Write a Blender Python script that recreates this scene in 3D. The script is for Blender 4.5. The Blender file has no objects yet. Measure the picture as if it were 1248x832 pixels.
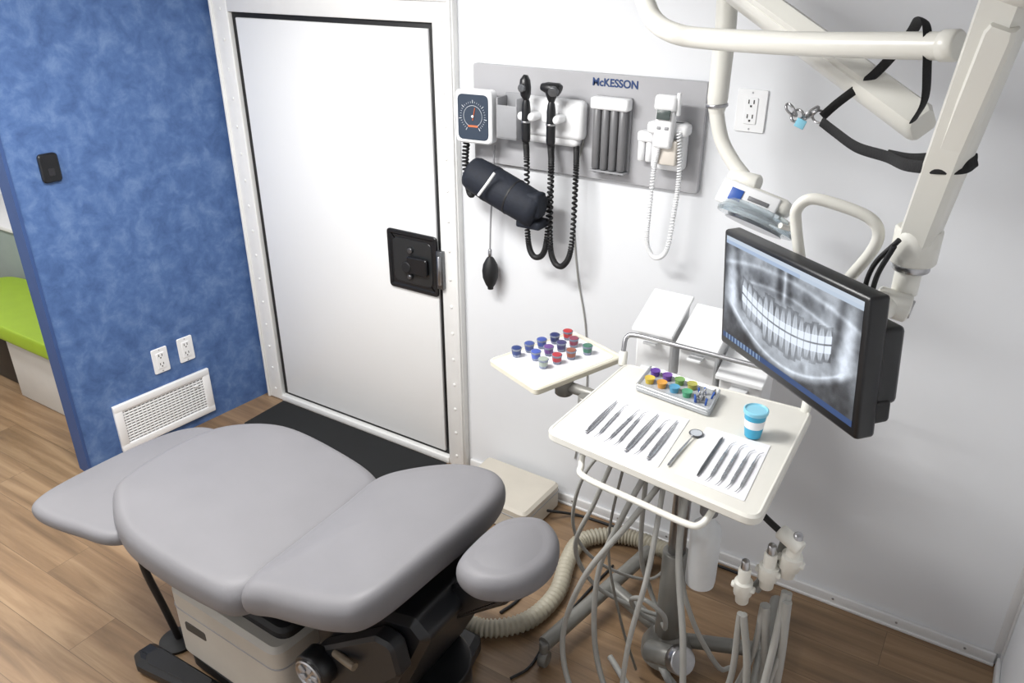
import bpy, bmesh, math, random
import numpy as np
from mathutils import Vector, Matrix
random.seed(4)
sc=bpy.context.scene
sc.view_settings.view_transform='Standard'
COL=sc.collection
V=Vector

# ---------------------------------------------------------------- materials
def lin(c):
    return tuple(((x/255)/12.92 if x/255<=.04045 else ((x/255+.055)/1.055)**2.4) for x in c)
def mat(name,rgb,rough=.5,metal=0,var=.04,scale=12,bump=0,bscale=200,trans=0,coat=0,emit=0,spec=.5):
    m=bpy.data.materials.new(name);m.use_nodes=True
    nt=m.node_tree;n=nt.nodes;l=nt.links;b=n['Principled BSDF']
    c=lin(rgb)
    tc=n.new('ShaderNodeTexCoord')
    no=n.new('ShaderNodeTexNoise');no.inputs['Scale'].default_value=scale;no.inputs['Detail'].default_value=4
    l.new(tc.outputs['Object'],no.inputs['Vector'])
    r=n.new('ShaderNodeValToRGB');r.color_ramp.elements[0].position=.3;r.color_ramp.elements[1].position=.7
    r.color_ramp.elements[0].color=tuple(x*(1-var) for x in c)+(1,)
    r.color_ramp.elements[1].color=tuple(min(1,x*(1+var)) for x in c)+(1,)
    l.new(no.outputs['Fac'],r.inputs['Fac']);l.new(r.outputs['Color'],b.inputs['Base Color'])
    b.inputs['Roughness'].default_value=rough;b.inputs['Metallic'].default_value=metal
    b.inputs['Specular IOR Level'].default_value=spec
    if trans:b.inputs['Transmission Weight'].default_value=trans
    if coat:b.inputs['Coat Weight'].default_value=coat
    if bump:
        n2=n.new('ShaderNodeTexNoise');n2.inputs['Scale'].default_value=bscale
        l.new(tc.outputs['Object'],n2.inputs['Vector'])
        bp=n.new('ShaderNodeBump');bp.inputs['Strength'].default_value=bump;bp.inputs['Distance'].default_value=.002
        l.new(n2.outputs['Fac'],bp.inputs['Height']);l.new(bp.outputs['Normal'],b.inputs['Normal'])
    if emit:
        b.inputs['Emission Color'].default_value=c+(1,);b.inputs['Emission Strength'].default_value=emit
    return m
M_wall=mat('wall_white_paint',(226,228,231),.55,var=.01,scale=2,bump=.05,bscale=60)
M_door=mat('door_white_panel',(235,236,236),.4,var=.008,scale=3)
M_frame=mat('frame_white_metal',(232,232,230),.4,var=.02)
M_trim=mat('trim_white',(222,222,222),.5,var=.02)
M_blackrub=mat('black_rubber',(22,22,24),.6,var=.1)
M_blackpl=mat('black_plastic',(20,21,24),.35,var=.1)
M_mat=mat('black_mat_fabric',(26,27,28),.95,var=.25,scale=300,bump=.6,bscale=500)
M_steel=mat('brushed_steel',(178,178,180),.3,metal=1,var=.06,scale=60)
M_dsteel=mat('dark_steel',(110,112,115),.3,metal=.85,var=.15,scale=120)
M_inst=mat('instrument_steel',(190,192,196),.22,metal=1,var=.2,scale=160)
M_vinyl=mat('grey_vinyl',(117,116,119),.5,var=.03,scale=6,bump=.12,bscale=350,spec=.35)
M_cream=mat('cream_enamel',(226,225,217),.32,var=.015)
M_tray=mat('tray_offwhite_plastic',(222,220,212),.4,var=.015)
M_beige=mat('beige_plastic',(192,186,174),.45,var=.03)
M_base=mat('chair_base_beige',(178,174,166),.45,var=.03)
M_whitepl=mat('white_plastic',(234,235,236),.35,var=.01)
M_paper=mat('white_paper',(238,238,242),.8,var=.01,scale=40)
M_board=mat('grey_board',(172,172,175),.45,var=.02)
M_greypl=mat('grey_plastic',(146,147,150),.45,var=.03)
M_dgrey=mat('dark_grey_tube',(112,112,114),.35,var=.05)
M_navy=mat('navy_nylon',(18,24,36),.75,var=.15,scale=60,bump=.3)
M_navytxt=mat('navy_ink',(35,62,110),.6)
M_hose=mat('grey_hose',(158,158,154),.4,var=.04)
M_hoseb=mat('beige_corrugated_hose',(168,162,145),.5,var=.05)
M_castmetal=mat('grey_painted_metal',(128,127,122),.4,metal=.3,var=.06)
M_green=mat('lime_green_vinyl',(150,180,40),.45,var=.04)
M_bench=mat('bench_white_laminate',(205,203,198),.5,var=.02)
M_sage=mat('sage_grey_panel',(140,152,146),.6,var=.03)
M_glass=mat('clear_plastic',(225,235,240),.08,trans=.85,var=0)
M_teal=mat('teal_plastic',(60,165,200),.3,var=.03)
M_ltblue=mat('light_blue_plastic',(140,204,226),.3,var=.03)
M_black_strap=mat('black_webbing',(18,18,20),.8,var=.2,scale=200,bump=.4)
M_blue=mat('label_blue',(50,90,170),.4)
M_mirror=mat('mirror_glass',(215,220,225),.05,metal=1,var=0)

def blue_wall_mat():
    m=bpy.data.materials.new('blue_suede_wallcovering');m.use_nodes=True
    nt=m.node_tree;n=nt.nodes;l=nt.links;b=n['Principled BSDF']
    tc=n.new('ShaderNodeTexCoord')
    a=n.new('ShaderNodeTexNoise');a.inputs['Scale'].default_value=12;a.inputs['Detail'].default_value=9;a.inputs['Roughness'].default_value=.66;a.inputs['Distortion'].default_value=.3
    l.new(tc.outputs['Object'],a.inputs['Vector'])
    r=n.new('ShaderNodeValToRGB');e=r.color_ramp.elements
    e[0].position=.32;e[0].color=lin((58,86,134))+(1,)
    e[1].position=.70;e[1].color=lin((102,129,172))+(1,)
    x=e.new(.5);x.color=lin((73,103,153))+(1,)
    l.new(a.outputs['Fac'],r.inputs['Fac']);l.new(r.outputs['Color'],b.inputs['Base Color'])
    b.inputs['Roughness'].default_value=.7
    bp=n.new('ShaderNodeBump');bp.inputs['Strength'].default_value=.15;bp.inputs['Distance'].default_value=.003
    l.new(a.outputs['Fac'],bp.inputs['Height']);l.new(bp.outputs['Normal'],b.inputs['Normal'])
    return m
M_bluewall=blue_wall_mat()
def wood_mat():
    m=bpy.data.materials.new('wood_plank_vinyl');m.use_nodes=True
    nt=m.node_tree;n=nt.nodes;l=nt.links;b=n['Principled BSDF']
    tc=n.new('ShaderNodeTexCoord')
    br=n.new('ShaderNodeTexBrick');br.inputs['Scale'].default_value=1
    br.inputs['Brick Width'].default_value=1.2;br.inputs['Row Height'].default_value=.18
    br.inputs['Mortar Size'].default_value=.001;br.inputs['Mortar Smooth'].default_value=.5;br.offset=.37
    br.inputs['Color1'].default_value=(0,0,0,1);br.inputs['Color2'].default_value=(1,1,1,1);br.inputs['Mortar'].default_value=(.5,.5,.5,1)
    l.new(tc.outputs['Object'],br.inputs['Vector'])
    mp=n.new('ShaderNodeMapping');mp.inputs['Scale'].default_value=(1.3,17,1)
    l.new(tc.outputs['Object'],mp.inputs['Vector'])
    ad=n.new('ShaderNodeVectorMath');ad.operation='ADD'
    sca=n.new('ShaderNodeVectorMath');sca.operation='SCALE';sca.inputs['Scale'].default_value=7
    l.new(br.outputs['Color'],sca.inputs[0]);l.new(mp.outputs[0],ad.inputs[0]);l.new(sca.outputs[0],ad.inputs[1])
    no=n.new('ShaderNodeTexNoise');no.inputs['Scale'].default_value=1;no.inputs['Detail'].default_value=7;no.inputs['Roughness'].default_value=.6;no.inputs['Distortion'].default_value=.5
    l.new(ad.outputs[0],no.inputs['Vector'])
    r=n.new('ShaderNodeValToRGB');e=r.color_ramp.elements
    e[0].position=.25;e[0].color=lin((104,83,62))+(1,)
    e[1].position=.75;e[1].color=lin((166,140,110))+(1,)
    x=e.new(.5);x.color=lin((137,111,84))+(1,)
    l.new(no.outputs['Fac'],r.inputs['Fac'])
    hs=n.new('ShaderNodeMix');hs.data_type='RGBA';hs.blend_type='MULTIPLY';hs.inputs[0].default_value=1
    r2=n.new('ShaderNodeValToRGB');r2.color_ramp.elements[0].color=(.85,.85,.85,1);r2.color_ramp.elements[1].color=(1.06,1.05,1.03,1)
    l.new(br.outputs['Color'],r2.inputs['Fac'])
    l.new(r.outputs['Color'],hs.inputs[6]);l.new(r2.outputs['Color'],hs.inputs[7])
    mx=n.new('ShaderNodeMix');mx.data_type='RGBA';mx.inputs[7].default_value=(.10,.065,.04,1)
    l.new(br.outputs['Fac'],mx.inputs[0]);l.new(hs.outputs[2],mx.inputs[6])
    l.new(mx.outputs[2],b.inputs['Base Color'])
    b.inputs['Roughness'].default_value=.38
    return m
M_wood=wood_mat()

# ---------------------------------------------------------------- builders
def group(name,loc=(0,0,0)):
    e=bpy.data.objects.new(name,None);e.location=loc;e.empty_display_size=.05
    COL.objects.link(e);return e
def add(name,verts,faces,m,par=None,smooth=True,ang=35,M=None):
    me=bpy.data.meshes.new(name)
    if M is not None: verts=[M@V(v) for v in verts]
    me.from_pydata([tuple(v) for v in verts],[],faces);me.update()
    bm=bmesh.new();bm.from_mesh(me);bmesh.ops.recalc_face_normals(bm,faces=bm.faces);bm.to_mesh(me);bm.free()
    if smooth:
        for p in me.polygons:p.use_smooth=True
        me.set_sharp_from_angle(angle=math.radians(ang))
    me.materials.append(m)
    o=bpy.data.objects.new(name,me);COL.objects.link(o)
    if par is not None:
        o.parent=par;o.matrix_parent_inverse=Matrix.Translation(-par.location)
    return o
def box(name,c,s,m,par=None,bev=0,M=None,seg=2,R=None):
    bm=bmesh.new();bmesh.ops.create_cube(bm,size=1)
    for v in bm.verts:v.co=V((v.co.x*s[0],v.co.y*s[1],v.co.z*s[2]))
    if bev:bmesh.ops.bevel(bm,geom=list(bm.edges),offset=bev,segments=seg,affect='EDGES',profile=.5)
    if R is not None:
        for v in bm.verts:v.co=R@v.co
    vs=[v.co+V(c) for v in bm.verts];bm.verts.index_update()
    fs=[[v.index for v in f.verts] for f in bm.faces];vs=[v.copy() for v in vs];bm.free()
    return add(name,vs,fs,m,par,M=M,ang=50 if bev else 30)
def bb(name,x0,x1,y0,y1,z0,z1,m,par=None,bev=0,M=None):
    return box(name,((x0+x1)/2,(y0+y1)/2,(z0+z1)/2),(abs(x1-x0),abs(y1-y0),abs(z1-z0)),m,par,bev,M)
def catmull(pts,n=8,closed=False):
    P=[V(p) for p in pts];out=[];N=len(P)
    rng=range(N) if closed else range(N-1)
    for i in rng:
        if closed:a,b,c,d=P[(i-1)%N],P[i],P[(i+1)%N],P[(i+2)%N]
        else:a=P[i-1] if i>0 else 2*P[0]-P[1];b=P[i];c=P[i+1];d=P[i+2] if i+2<N else 2*P[-1]-P[-2]
        for k in range(n):
            t=k/n
            out.append(.5*((2*b)+(c-a)*t+(2*a-5*b+4*c-d)*t*t+(3*b-a-3*c+d)*t**3))
    if not closed:out.append(P[-1])
    return out
def frames(P):
    T=[]
    for i in range(len(P)):
        a=P[max(0,i-1)];b=P[min(len(P)-1,i+1)];t=(b-a)
        T.append(t.normalized() if t.length>1e-9 else V((0,0,1)))
    u=V((0,0,1)) if abs(T[0].z)<.9 else V((1,0,0))
    N=[];n=(u-T[0]*u.dot(T[0])).normalized()
    for t in T:
        n=(n-t*n.dot(t))
        n=n.normalized() if n.length>1e-6 else V((1,0,0))
        N.append(n.copy())
    return T,N
def sweep(name,P,r,m,par=None,seg=10,flat=1,M=None,closed=False):
    P=[V(p) for p in P];T,N=frames(P);vs=[];fs=[]
    for i,p in enumerate(P):
        rr=r[i] if hasattr(r,'__len__') else r
        b=T[i].cross(N[i])
        for k in range(seg):
            a=2*math.pi*k/seg;vs.append(p+N[i]*math.cos(a)*rr+b*math.sin(a)*rr*flat)
    L=len(P)
    for i in range(L-1):
        for k in range(seg):
            fs.append([i*seg+k,i*seg+(k+1)%seg,(i+1)*seg+(k+1)%seg,(i+1)*seg+k])
    fs.append(list(range(seg))[::-1]);fs.append([(L-1)*seg+k for k in range(seg)])
    return add(name,vs,fs,m,par,M=M,ang=60)
def tube(name,pts,r,m,par=None,n=8,seg=10,flat=1,M=None):
    return sweep(name,catmull(pts,n),r,m,par,seg,flat,M)
def cyl(name,a,b,r,m,par=None,r2=None,seg=20,M=None):
    a=V(a);b=V(b);d=(b-a);L=d.length;e=min(.004,L*.15,r*.3);d=d.normalized();r2=r if r2 is None else r2
    return sweep(name,[a,a+d*e*.01,a+d*e,b-d*e,b-d*e*.01,b],[r-e,r-e*.9,r,r2,r2-e*.9,r2-e],m,par,seg,M=M)
def coil(name,pts,R,r,turns,m,par=None):
    P=catmull(pts,60);T,N=frames(P);out=[];L=len(P);tot=turns*8
    for j in range(tot+1):
        f=j/tot*(L-1);i=min(L-2,int(f));g=f-i
        p=P[i].lerp(P[i+1],g);n=N[i];b=T[i].cross(n);a=2*math.pi*turns*j/tot
        out.append(p+n*math.cos(a)*R+b*math.sin(a)*R)
    return sweep(name,out,r,m,par,5)
def lathe(name,prof,c,m,par=None,seg=28,M=None,R=None):
    vs=[];fs=[]
    for (r,z) in prof:
        for k in range(seg):
            a=2*math.pi*k/seg;v=V((r*math.cos(a),r*math.sin(a),z))
            if R is not None:v=R@v
            vs.append(v+V(c))
    for i in range(len(prof)-1):
        for k in range(seg):
            fs.append([i*seg+k,i*seg+(k+1)%seg,(i+1)*seg+(k+1)%seg,(i+1)*seg+k])
    if prof[0][0]>1e-5:fs.append(list(range(seg))[::-1])
    if prof[-1][0]>1e-5:fs.append([(len(prof)-1)*seg+k for k in range(seg)])
    return add(name,vs,fs,m,par,M=M,ang=40)
def rpoly(pts,r,n=6):
    out=[];N=len(pts)
    for i in range(N):
        p=V(pts[i]);a=V(pts[i-1]);b=V(pts[(i+1)%N])
        d1=(a-p).normalized();d2=(b-p).normalized();an=d1.angle(d2);k=r/math.tan(an/2)
        s=p+d1*k;e=p+d2*k
        for j in range(n+1):
            t=j/n;out.append(s*(1-t)**2+p*2*t*(1-t)+e*t*t)
    return out
def inset(o,d):
    c=sum(o,V((0,0)))/len(o);N=len(o);out=[]
    for i in range(N):
        t=(o[(i+1)%N]-o[i-1]);nrm=V((-t.y,t.x)).normalized()
        if nrm.dot(c-o[i])<0:nrm=-nrm
        out.append(o[i]+nrm*d)
    return out
def shrink(o,f):
    o=[V(p) for p in o];c=sum(o,V((0,0)))/len(o);return [c.lerp(p,f) for p in o]
def plate(name,outline,z0,z1,m,par=None,e=.004,M=None,rim=0,rimw=.012):
    o=[V(p) for p in outline]
    rings=[(inset(o,e),z0),(o,z0+e),(o,z1-e),(inset(o,e),z1)]
    if rim:rings+= [(inset(o,rimw),z1),(inset(o,rimw+rim),z1-rim)]
    vs=[];fs=[];N=len(o)
    for (ol,z) in rings:
        for p in ol:vs.append(V((p.x,p.y,z)))
    for i in range(len(rings)-1):
        for k in range(N):fs.append([i*N+k,i*N+(k+1)%N,(i+1)*N+(k+1)%N,(i+1)*N+k])
    fs.append(list(range(N))[::-1]);fs.append([(len(rings)-1)*N+k for k in range(N)])
    return add(name,vs,fs,m,par,M=M,ang=30)
def cushion(name,outline,zc,th,m,par=None,g=(0,0),crown=.02,e=.05,sub=9,pw=2.0):
    o=[V((p.x,p.y)) for p in catmull([(p[0],p[1],0) for p in outline],sub,True)]
    N=len(o);c2=sum(o,V((0,0)))/N
    Rm=sum((p-c2).length for p in o)/N
    def sc_(d):return [c2.lerp(p,1-d/Rm) for p in o]
    ls=[]
    for f in (.01,.5,.8):ls.append([(c2.lerp(p,f),-th/2) for p in sc_(e)])
    for k in range(15):
        ph=-math.pi/2+math.pi*k/14
        cs=max(0,math.cos(ph))**(2/2.4);sn=math.copysign(abs(math.sin(ph))**(2/2.4),ph)
        ls.append([(p,sn*th/2) for p in sc_(e*(1-cs))])
    itop=sc_(e)
    for f in (.96,.9,.8,.68,.55,.4,.25,.12,.01):ls.append([(c2.lerp(p,f),th/2+crown*(1-f**pw)) for p in itop])
    vs=[];fs=[]
    for L in ls:
        for (p,h) in L:
            vs.append(V((p.x,p.y,zc+h+g[0]*(p.x-c2.x)+g[1]*(p.y-c2.y))))
    for i in range(len(ls)-1):
        for k in range(N):fs.append([i*N+k,i*N+(k+1)%N,(i+1)*N+(k+1)%N,(i+1)*N+k])
    fs.append(list(range(N))[::-1]);fs.append([(len(ls)-1)*N+k for k in range(N)])
    return add(name,vs,fs,m,par,ang=80)
def rot(ax,deg):return Matrix.Rotation(math.radians(deg),3,ax)

# ---------------------------------------------------------------- room shell
YW=2.563
bb('floor',-6.2,.45,-.7,YW+.1,-.06,0,M_wood)
bb('ceiling',-6.2,.45,-.7,YW+.1,2.5,2.56,M_wall)
bb('wall_back',-6.2,.45,YW,YW+.1,0,2.5,M_wall)
bb('wall_right',.35,.45,-.6,YW,0,2.5,M_wall)
bb('wall_front',-6.2,.35,-.7,-.6,0,2.5,M_wall)
bb('wall_left',-6.2,-6.1,-.6,YW,0,2.5,M_wall)
dv=V((-.0995,-.995,0)).normalized();nv=V((-dv.y,dv.x,0))
MB=Matrix(((dv.x,nv.x,0,-3.2),(dv.y,nv.y,0,YW),(0,0,1,0),(0,0,0,1)))
MW=Matrix(((-1,0,0,0),(0,-1,0,YW),(0,0,1,0),(0,0,0,1)))
bb('wall_blue_partition',.0,1.0,-.1,0,0,2.5,M_bluewall,M=MB)
bb('trim_1',1.0,1.014,-.1,.003,0,2.5,mat('blue_edge_trim',(52,78,128),.6),M=MB)
g=group('baseboard_back',(-.7,YW,0))
bb('board',-1.845,.333,YW-.014,YW,0,.05,M_trim,g,.004)
bb('shoe',-1.845,.333,YW-.02,YW,0,.012,M_trim,g,.003)
for i in range(8):
    x=-1.3+i*.22
    lathe('screw_%d'%i,[(0.0045,0),(.004,.002),(.0005,.0028)],(0,0,0),M_steel,g,10,M=Matrix.Translation((x,YW-.014,.03))@Matrix.Rotation(math.radians(90),4,'X'))
g=group('baseboard_right',(.34,1,0))
bb('board',.336,.35,-.6,YW-.02,0,.05,M_trim,g,.004)
g=group('trim_2',(.34,YW,1))
bb('corner_angle_a',.32,.35,YW-.006,YW,.05,2.5,M_trim,g,.002)
bb('corner_angle_b',.344,.35,YW-.035,YW-.005,.05,2.5,M_trim,g,.002)

# ---------------------------------------------------------------- door
g=group('door_1',(-2.5,YW,0))
yf=YW
def strip(n,x0,x1,z0,z1,y0,y1,m,b=.003):return bb(n,x0,x1,y0,y1,z0,z1,m,g,b)
strip('frame_left',-3.185,-3.07,0,2.06,yf-.035,yf,M_frame,.004)
strip('frame_right',-1.95,-1.855,0,2.06,yf-.035,yf,M_frame,.004)
strip('frame_top',-3.072,-1.948,1.955,2.06,yf-.034,yf,M_frame,.004)
strip('frame_sill',-3.07,-1.95,0,.035,yf-.04,yf,M_frame,.004)
strip('frame_ridge_left',-3.175,-3.16,0,2.058,yf-.045,yf-.03,M_frame,.003)
strip('frame_ridge_right',-1.875,-1.86,0,2.058,yf-.045,yf-.03,M_frame,.003)
strip('frame_ridge_top',-3.16,-1.875,2.03,2.045,yf-.045,yf-.03,M_frame,.003)
strip('gasket_back',-3.07,-1.95,.03,1.957,yf-.012,yf,M_blackrub,.002)
strip('panel',-3.034,-1.978,.055,1.933,yf-.026,yf-.01,M_door,.004)
for i in range(16):
    for x in (-3.115,-1.905):
        z=.06+i*.127
        lathe('rivet',[(.0075,0),(.007,.003),(.001,.005)],(0,0,0),M_frame,g,10,M=Matrix.Translation((x,yf-.035,z))@Matrix.Rotation(math.radians(90),4,'X'))
yl=yf-.026
MD=Matrix(((1,0,0,-2.106),(0,0,-1,yl),(0,1,0,.985),(0,0,0,1)))
plate('latch_plate',rpoly([(-.135,-.135),(.135,-.135),(.135,.135),(-.135,.135)],.02),0,.012,M_blackpl,g,.003,M=MD,rim=.006,rimw=.016)
plate('latch_pan',rpoly([(-.105,-.1),(.105,-.1),(.105,.1),(-.105,.1)],.03),.004,.009,mat('latch_dark_pan',(38,40,42),.3),g,.001,M=MD)
plate('latch_paddle',rpoly([(-.02,-.045),(.09,-.045),(.09,.03),(-.02,.03)],.012),.012,.03,M_blackpl,g,.004,M=MD)
cyl('latch_knob',(-.02,-.02,.008),(-.02,-.02,.035),.026,M_blackrub,g,M=MD)
cyl('latch_lock',(-.005,.055,.008),(-.005,.055,.022),.013,M_dsteel,g,M=MD)
cyl('latch_post',(-.01,-.065,.008),(-.01,-.065,.028),.011,M_dsteel,g,M=MD)
bb('strike_bolt',-1.962,-1.93,yf-.055,yf-.035,.90,1.07,M_dsteel,g,.003)
cyl('strike_pin',(-1.946,yf-.055,.92),(-1.946,yf-.055,1.05),.009,M_steel,g)
plate('door_mat',rpoly([(-3.05,2.24),(-2.05,2.24),(-1.95,2.515),(-3.05,2.515)],.01),0,.012,M_mat,None,.003)

# ---------------------------------------------------------------- outlets, switch, vent
M_slot=mat('slot_dark',(60,58,55),.6)
def outlet(M,w=.088,h=.13):
    g=group('wall_outlet',tuple(M.translation))
    M2=M@Matrix(((1,0,0,0),(0,0,1,0),(0,1,0,0),(0,0,0,1)))
    plate('cover',rpoly([(-w/2,-h/2),(w/2,-h/2),(w/2,h/2),(-w/2,h/2)],.008),0,.007,M_whitepl,g,.002,M=M2)
    plate('insert',rpoly([(-.02,-.04),(.02,-.04),(.02,.04),(-.02,.04)],.004),.006,.0105,M_whitepl,g,.001,M=M2)
    for zz in (-.022,.022):
        for xx in (-.008,.008):
            bb('slot',xx-.0018,xx+.0018,.010,.0112,zz,zz+.012,M_slot,g,0,M=M)
        bb('ground_slot',-.003,.003,.010,.0112,zz-.010,zz-.004,M_slot,g,0,M=M)
    for zz in (-.055,.055):
        cyl('screw',(0,.006,zz),(0,.0085,zz),.003,M_steel,g,M=M,seg=8)
outlet(MB@Matrix.Translation((.575,0,.428)),.08,.128)
outlet(MB@Matrix.Translation((.44,0,.435)),.08,.128)
outlet(MW@Matrix.Translation((.738,0,1.748)),.095,.13)
g=group('wall_sensor_switch',tuple(MB@V((.86,0,1.41))))
MS=MB@Matrix.Translation((.855,0,1.412))@Matrix(((1,0,0,0),(0,0,1,0),(0,1,0,0),(0,0,0,1)))
plate('housing',rpoly([(-.038,-.058),(.038,-.058),(.038,.058),(-.038,.058)],.018),0,.02,M_blackpl,g,.005,M=MS)
plate('button',rpoly([(-.012,-.03),(.012,-.03),(.012,.0),(-.012,.0)],.006),.02,.023,mat('button_dark',(40,40,44),.3),g,.001,M=MS)
g=group('air_vent_grille',tuple(MB@V((.6,0,.17))))
MV=MB@Matrix.Translation((.6,0,.172))
w,h=.5,.245
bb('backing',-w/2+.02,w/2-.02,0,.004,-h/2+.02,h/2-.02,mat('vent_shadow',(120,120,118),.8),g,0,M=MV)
bb('rim_top',-w/2,w/2,0,.018,h/2-.035,h/2,M_whitepl,g,.003,M=MV)
bb('rim_bottom',-w/2,w/2,0,.018,-h/2,-h/2+.035,M_whitepl,g,.003,M=MV)
bb('rim_a',-w/2,-w/2+.04,0,.0175,-h/2+.03,h/2-.03,M_whitepl,g,.003,M=MV)
bb('rim_b',w/2-.04,w/2,0,.0175,-h/2+.03,h/2-.03,M_whitepl,g,.003,M=MV)
for i in range(12):
    z=-h/2+.042+i*.0145
    bb('louver',-w/2+.03,w/2-.03,.004,.013,z,z+.007,M_whitepl,g,.0015,M=MV)
for i in range(20):
    x=-w/2+.05+i*.021
    bb('mullion',x,x+.004,.004,.0125,-h/2+.03,h/2-.03,M_whitepl,g,.001,M=MV)
bb('damper_lever',-.18,-.16,.01,.022,.05,.06,M_whitepl,g,.002,M=MV)

# ---------------------------------------------------------------- adjoining bench area
g=group('storage_bench',(-3.9,2.0,0))
bb('cabinet',-4.32,-3.46,1.80,2.19,0,.385,M_bench,g,.004)
cushion('seat_cushion',[(-4.85,1.75),(-4.3,1.74),(-3.55,1.74),(-3.46,1.77),(-3.45,1.95),(-3.47,2.15),(-4.3,2.17),(-4.85,2.16),(-4.89,1.95)],.43,.085,M_green,g,crown=.008,e=.025)
bb('side_recess',-4.9,-4.32,1.86,2.19,0,.385,M_blackpl,g,.004)
g=group('counter_partition',(-4.3,2.35,0))
bb('panel',-6.09,-3.46,2.22,YW-.002,0,.73,M_sage,g,.003)
bb('top',-6.09,-3.46,2.2,YW-.002,.73,.755,M_trim,g,.003)

# ---------------------------------------------------------------- diagnostic wall board
g=group('diagnostic_wall_board',(-1.33,YW,1.64))
MP=Matrix(((1,0,0,-1.327),(0,0,-1,YW),(0,1,0,1.645),(0,0,0,1)))
plate('panel',rpoly([(-.45,-.18),(.45,-.18),(.45,.18),(-.45,.18)],.012),0,.022,M_board,g,.003,M=MP)
cu=bpy.data.curves.new('lettering','FONT');cu.body='McKESSON';cu.size=.040;cu.extrude=.0008;cu.align_x='CENTER';cu.align_y='CENTER';cu.offset=.0008
t=bpy.data.objects.new('lettering',cu);COL.objects.link(t);cu.materials.append(M_navytxt)
t.parent=g;t.matrix_parent_inverse=Matrix.Translation(-g.location)
t.location=(-1.198,YW-.0232,1.796);t.rotation_euler=(math.pi/2,0,0);t.scale=(.87,.9,1)
yb=YW-.022

g=group('blood_pressure_gauge',(-1.71,yb,1.65))
bb('bracket',-1.745,-1.665,yb-.05,yb,1.6,1.7,M_greypl,g,.006)
MG=Matrix.Translation((-1.715,yb-.075,1.65))@Matrix.Rotation(math.radians(6),4,'Z')@Matrix(((1,0,0,0),(0,0,-1,0),(0,1,0,0),(0,0,0,1)))
plate('case',rpoly([(-.075,-.095),(.075,-.095),(.075,.095),(-.075,.095)],.02),-.03,.022,M_whitepl,g,.006,M=MG)
plate('dial_face',rpoly([(-.063,-.081),(.063,-.081),(.063,.081),(-.063,.081)],.022),.021,.024,mat('dial_slate',(46,58,74),.35),g,.001,M=MG)
M_wht=mat('dial_white_marks',(215,220,225),.5)
for k in range(31):
    a=math.radians(240-k*10)
    L=.058 if k%5==0 else .053
    sweep('tick',[V((math.cos(a)*.047,math.sin(a)*.047+.004,.0245)),V((math.cos(a)*L,math.sin(a)*L+.004,.0245))],.0006 if k%5 else .0012,M_wht,g,4,M=MG)
sweep('arc',[V((math.cos(math.radians(240-k*10))*.038,math.sin(math.radians(240-k*10))*.038+.004,.0245)) for k in range(31)],.0007,M_wht,g,4,M=MG)
sweep('needle',[(0,-.01,.026),(.010,.034,.026)],.0013,mat('needle_orange',(220,110,50),.5),g,5,M=MG)
bb('dial_text',-.02,.02,-.035,-.028,.0238,.0246,mat('dial_text_orange',(200,110,70),.5),g,0,M=MG)
cyl('hub',(0,.004,.024),(0,.004,.029),.005,M_wht,g,M=MG,seg=12)
coil('coiled_tube',[(-1.775,2.49,1.56),(-1.785,2.49,1.47),(-1.775,2.49,1.38),(-1.755,2.48,1.35),(-1.735,2.47,1.37)],.010,.005,26,M_blackrub,g)

g=group('cuff_storage_basket',(-1.58,yb,1.65))
bb('back',-1.63,-1.535,yb-.008,yb,1.58,1.735,M_greypl,g,.003)
bb('front',-1.625,-1.54,yb-.075,yb-.068,1.585,1.70,M_greypl,g,.003)
bb('side_a',-1.63,-1.622,yb-.072,yb-.004,1.58,1.725,M_greypl,g,.003)
bb('side_b',-1.548,-1.541,yb-.072,yb-.004,1.58,1.725,M_greypl,g,.003)
bb('bottom',-1.628,-1.545,yb-.072,yb-.004,1.58,1.588,M_greypl,g,.003)

g=group('blood_pressure_cuff',(-1.55,2.44,1.42))
a=V((-1.715,2.425,1.455));b=V((-1.415,2.425,1.345));d=b-a
PP=[a+d*t for t in (0,.01,.06,.3,.6,.9,.98,1)]
sweep('rolled_cuff',PP,[.045,.058,.064,.068,.068,.066,.062,.05],M_navy,g,22,flat=1)
sweep('cuff_inner_roll',[a-d*.012,a+d*.1],.032,mat('cuff_inner_dark',(14,18,28),.8),g,16)
nrm=d.normalized()
for t,wd in ((.28,.016),(.62,.006)):
    c=a+d*t;sweep('strap_band',[c,c+nrm*wd],.0692,M_blackrub if wd<.01 else M_navy,g,24)
tube('connector_tube',[(-1.62,2.335,1.40),(-1.59,2.34,1.44),(-1.562,2.355,1.485)],.0055,M_whitepl,g)
bb('cuff_flap',-1.50,-1.40,2.395,2.475,1.285,1.315,M_navy,g,.008)
bb('cuff_tail',-1.46,-1.40,2.385,2.45,1.33,1.42,M_navy,g,.012)
g=group('inflation_bulb',(-1.69,2.52,1.05))
tube('tube',[(-1.67,2.52,1.54),(-1.675,2.52,1.48),(-1.68,2.52,1.40),(-1.685,2.51,1.25),(-1.69,2.51,1.125)],.0035,M_greypl,g)
cyl('valve',(-1.69,2.51,1.13),(-1.69,2.51,1.095),.008,M_steel,g)
lathe('bulb',[(.007,1.10),(.016,1.09),(.029,1.065),(.033,1.04),(.031,1.01),(.02,.98),(.012,.968),(.012,.96),(.003,.957)],(-1.69,2.51,0),M_blackrub,g)

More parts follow.
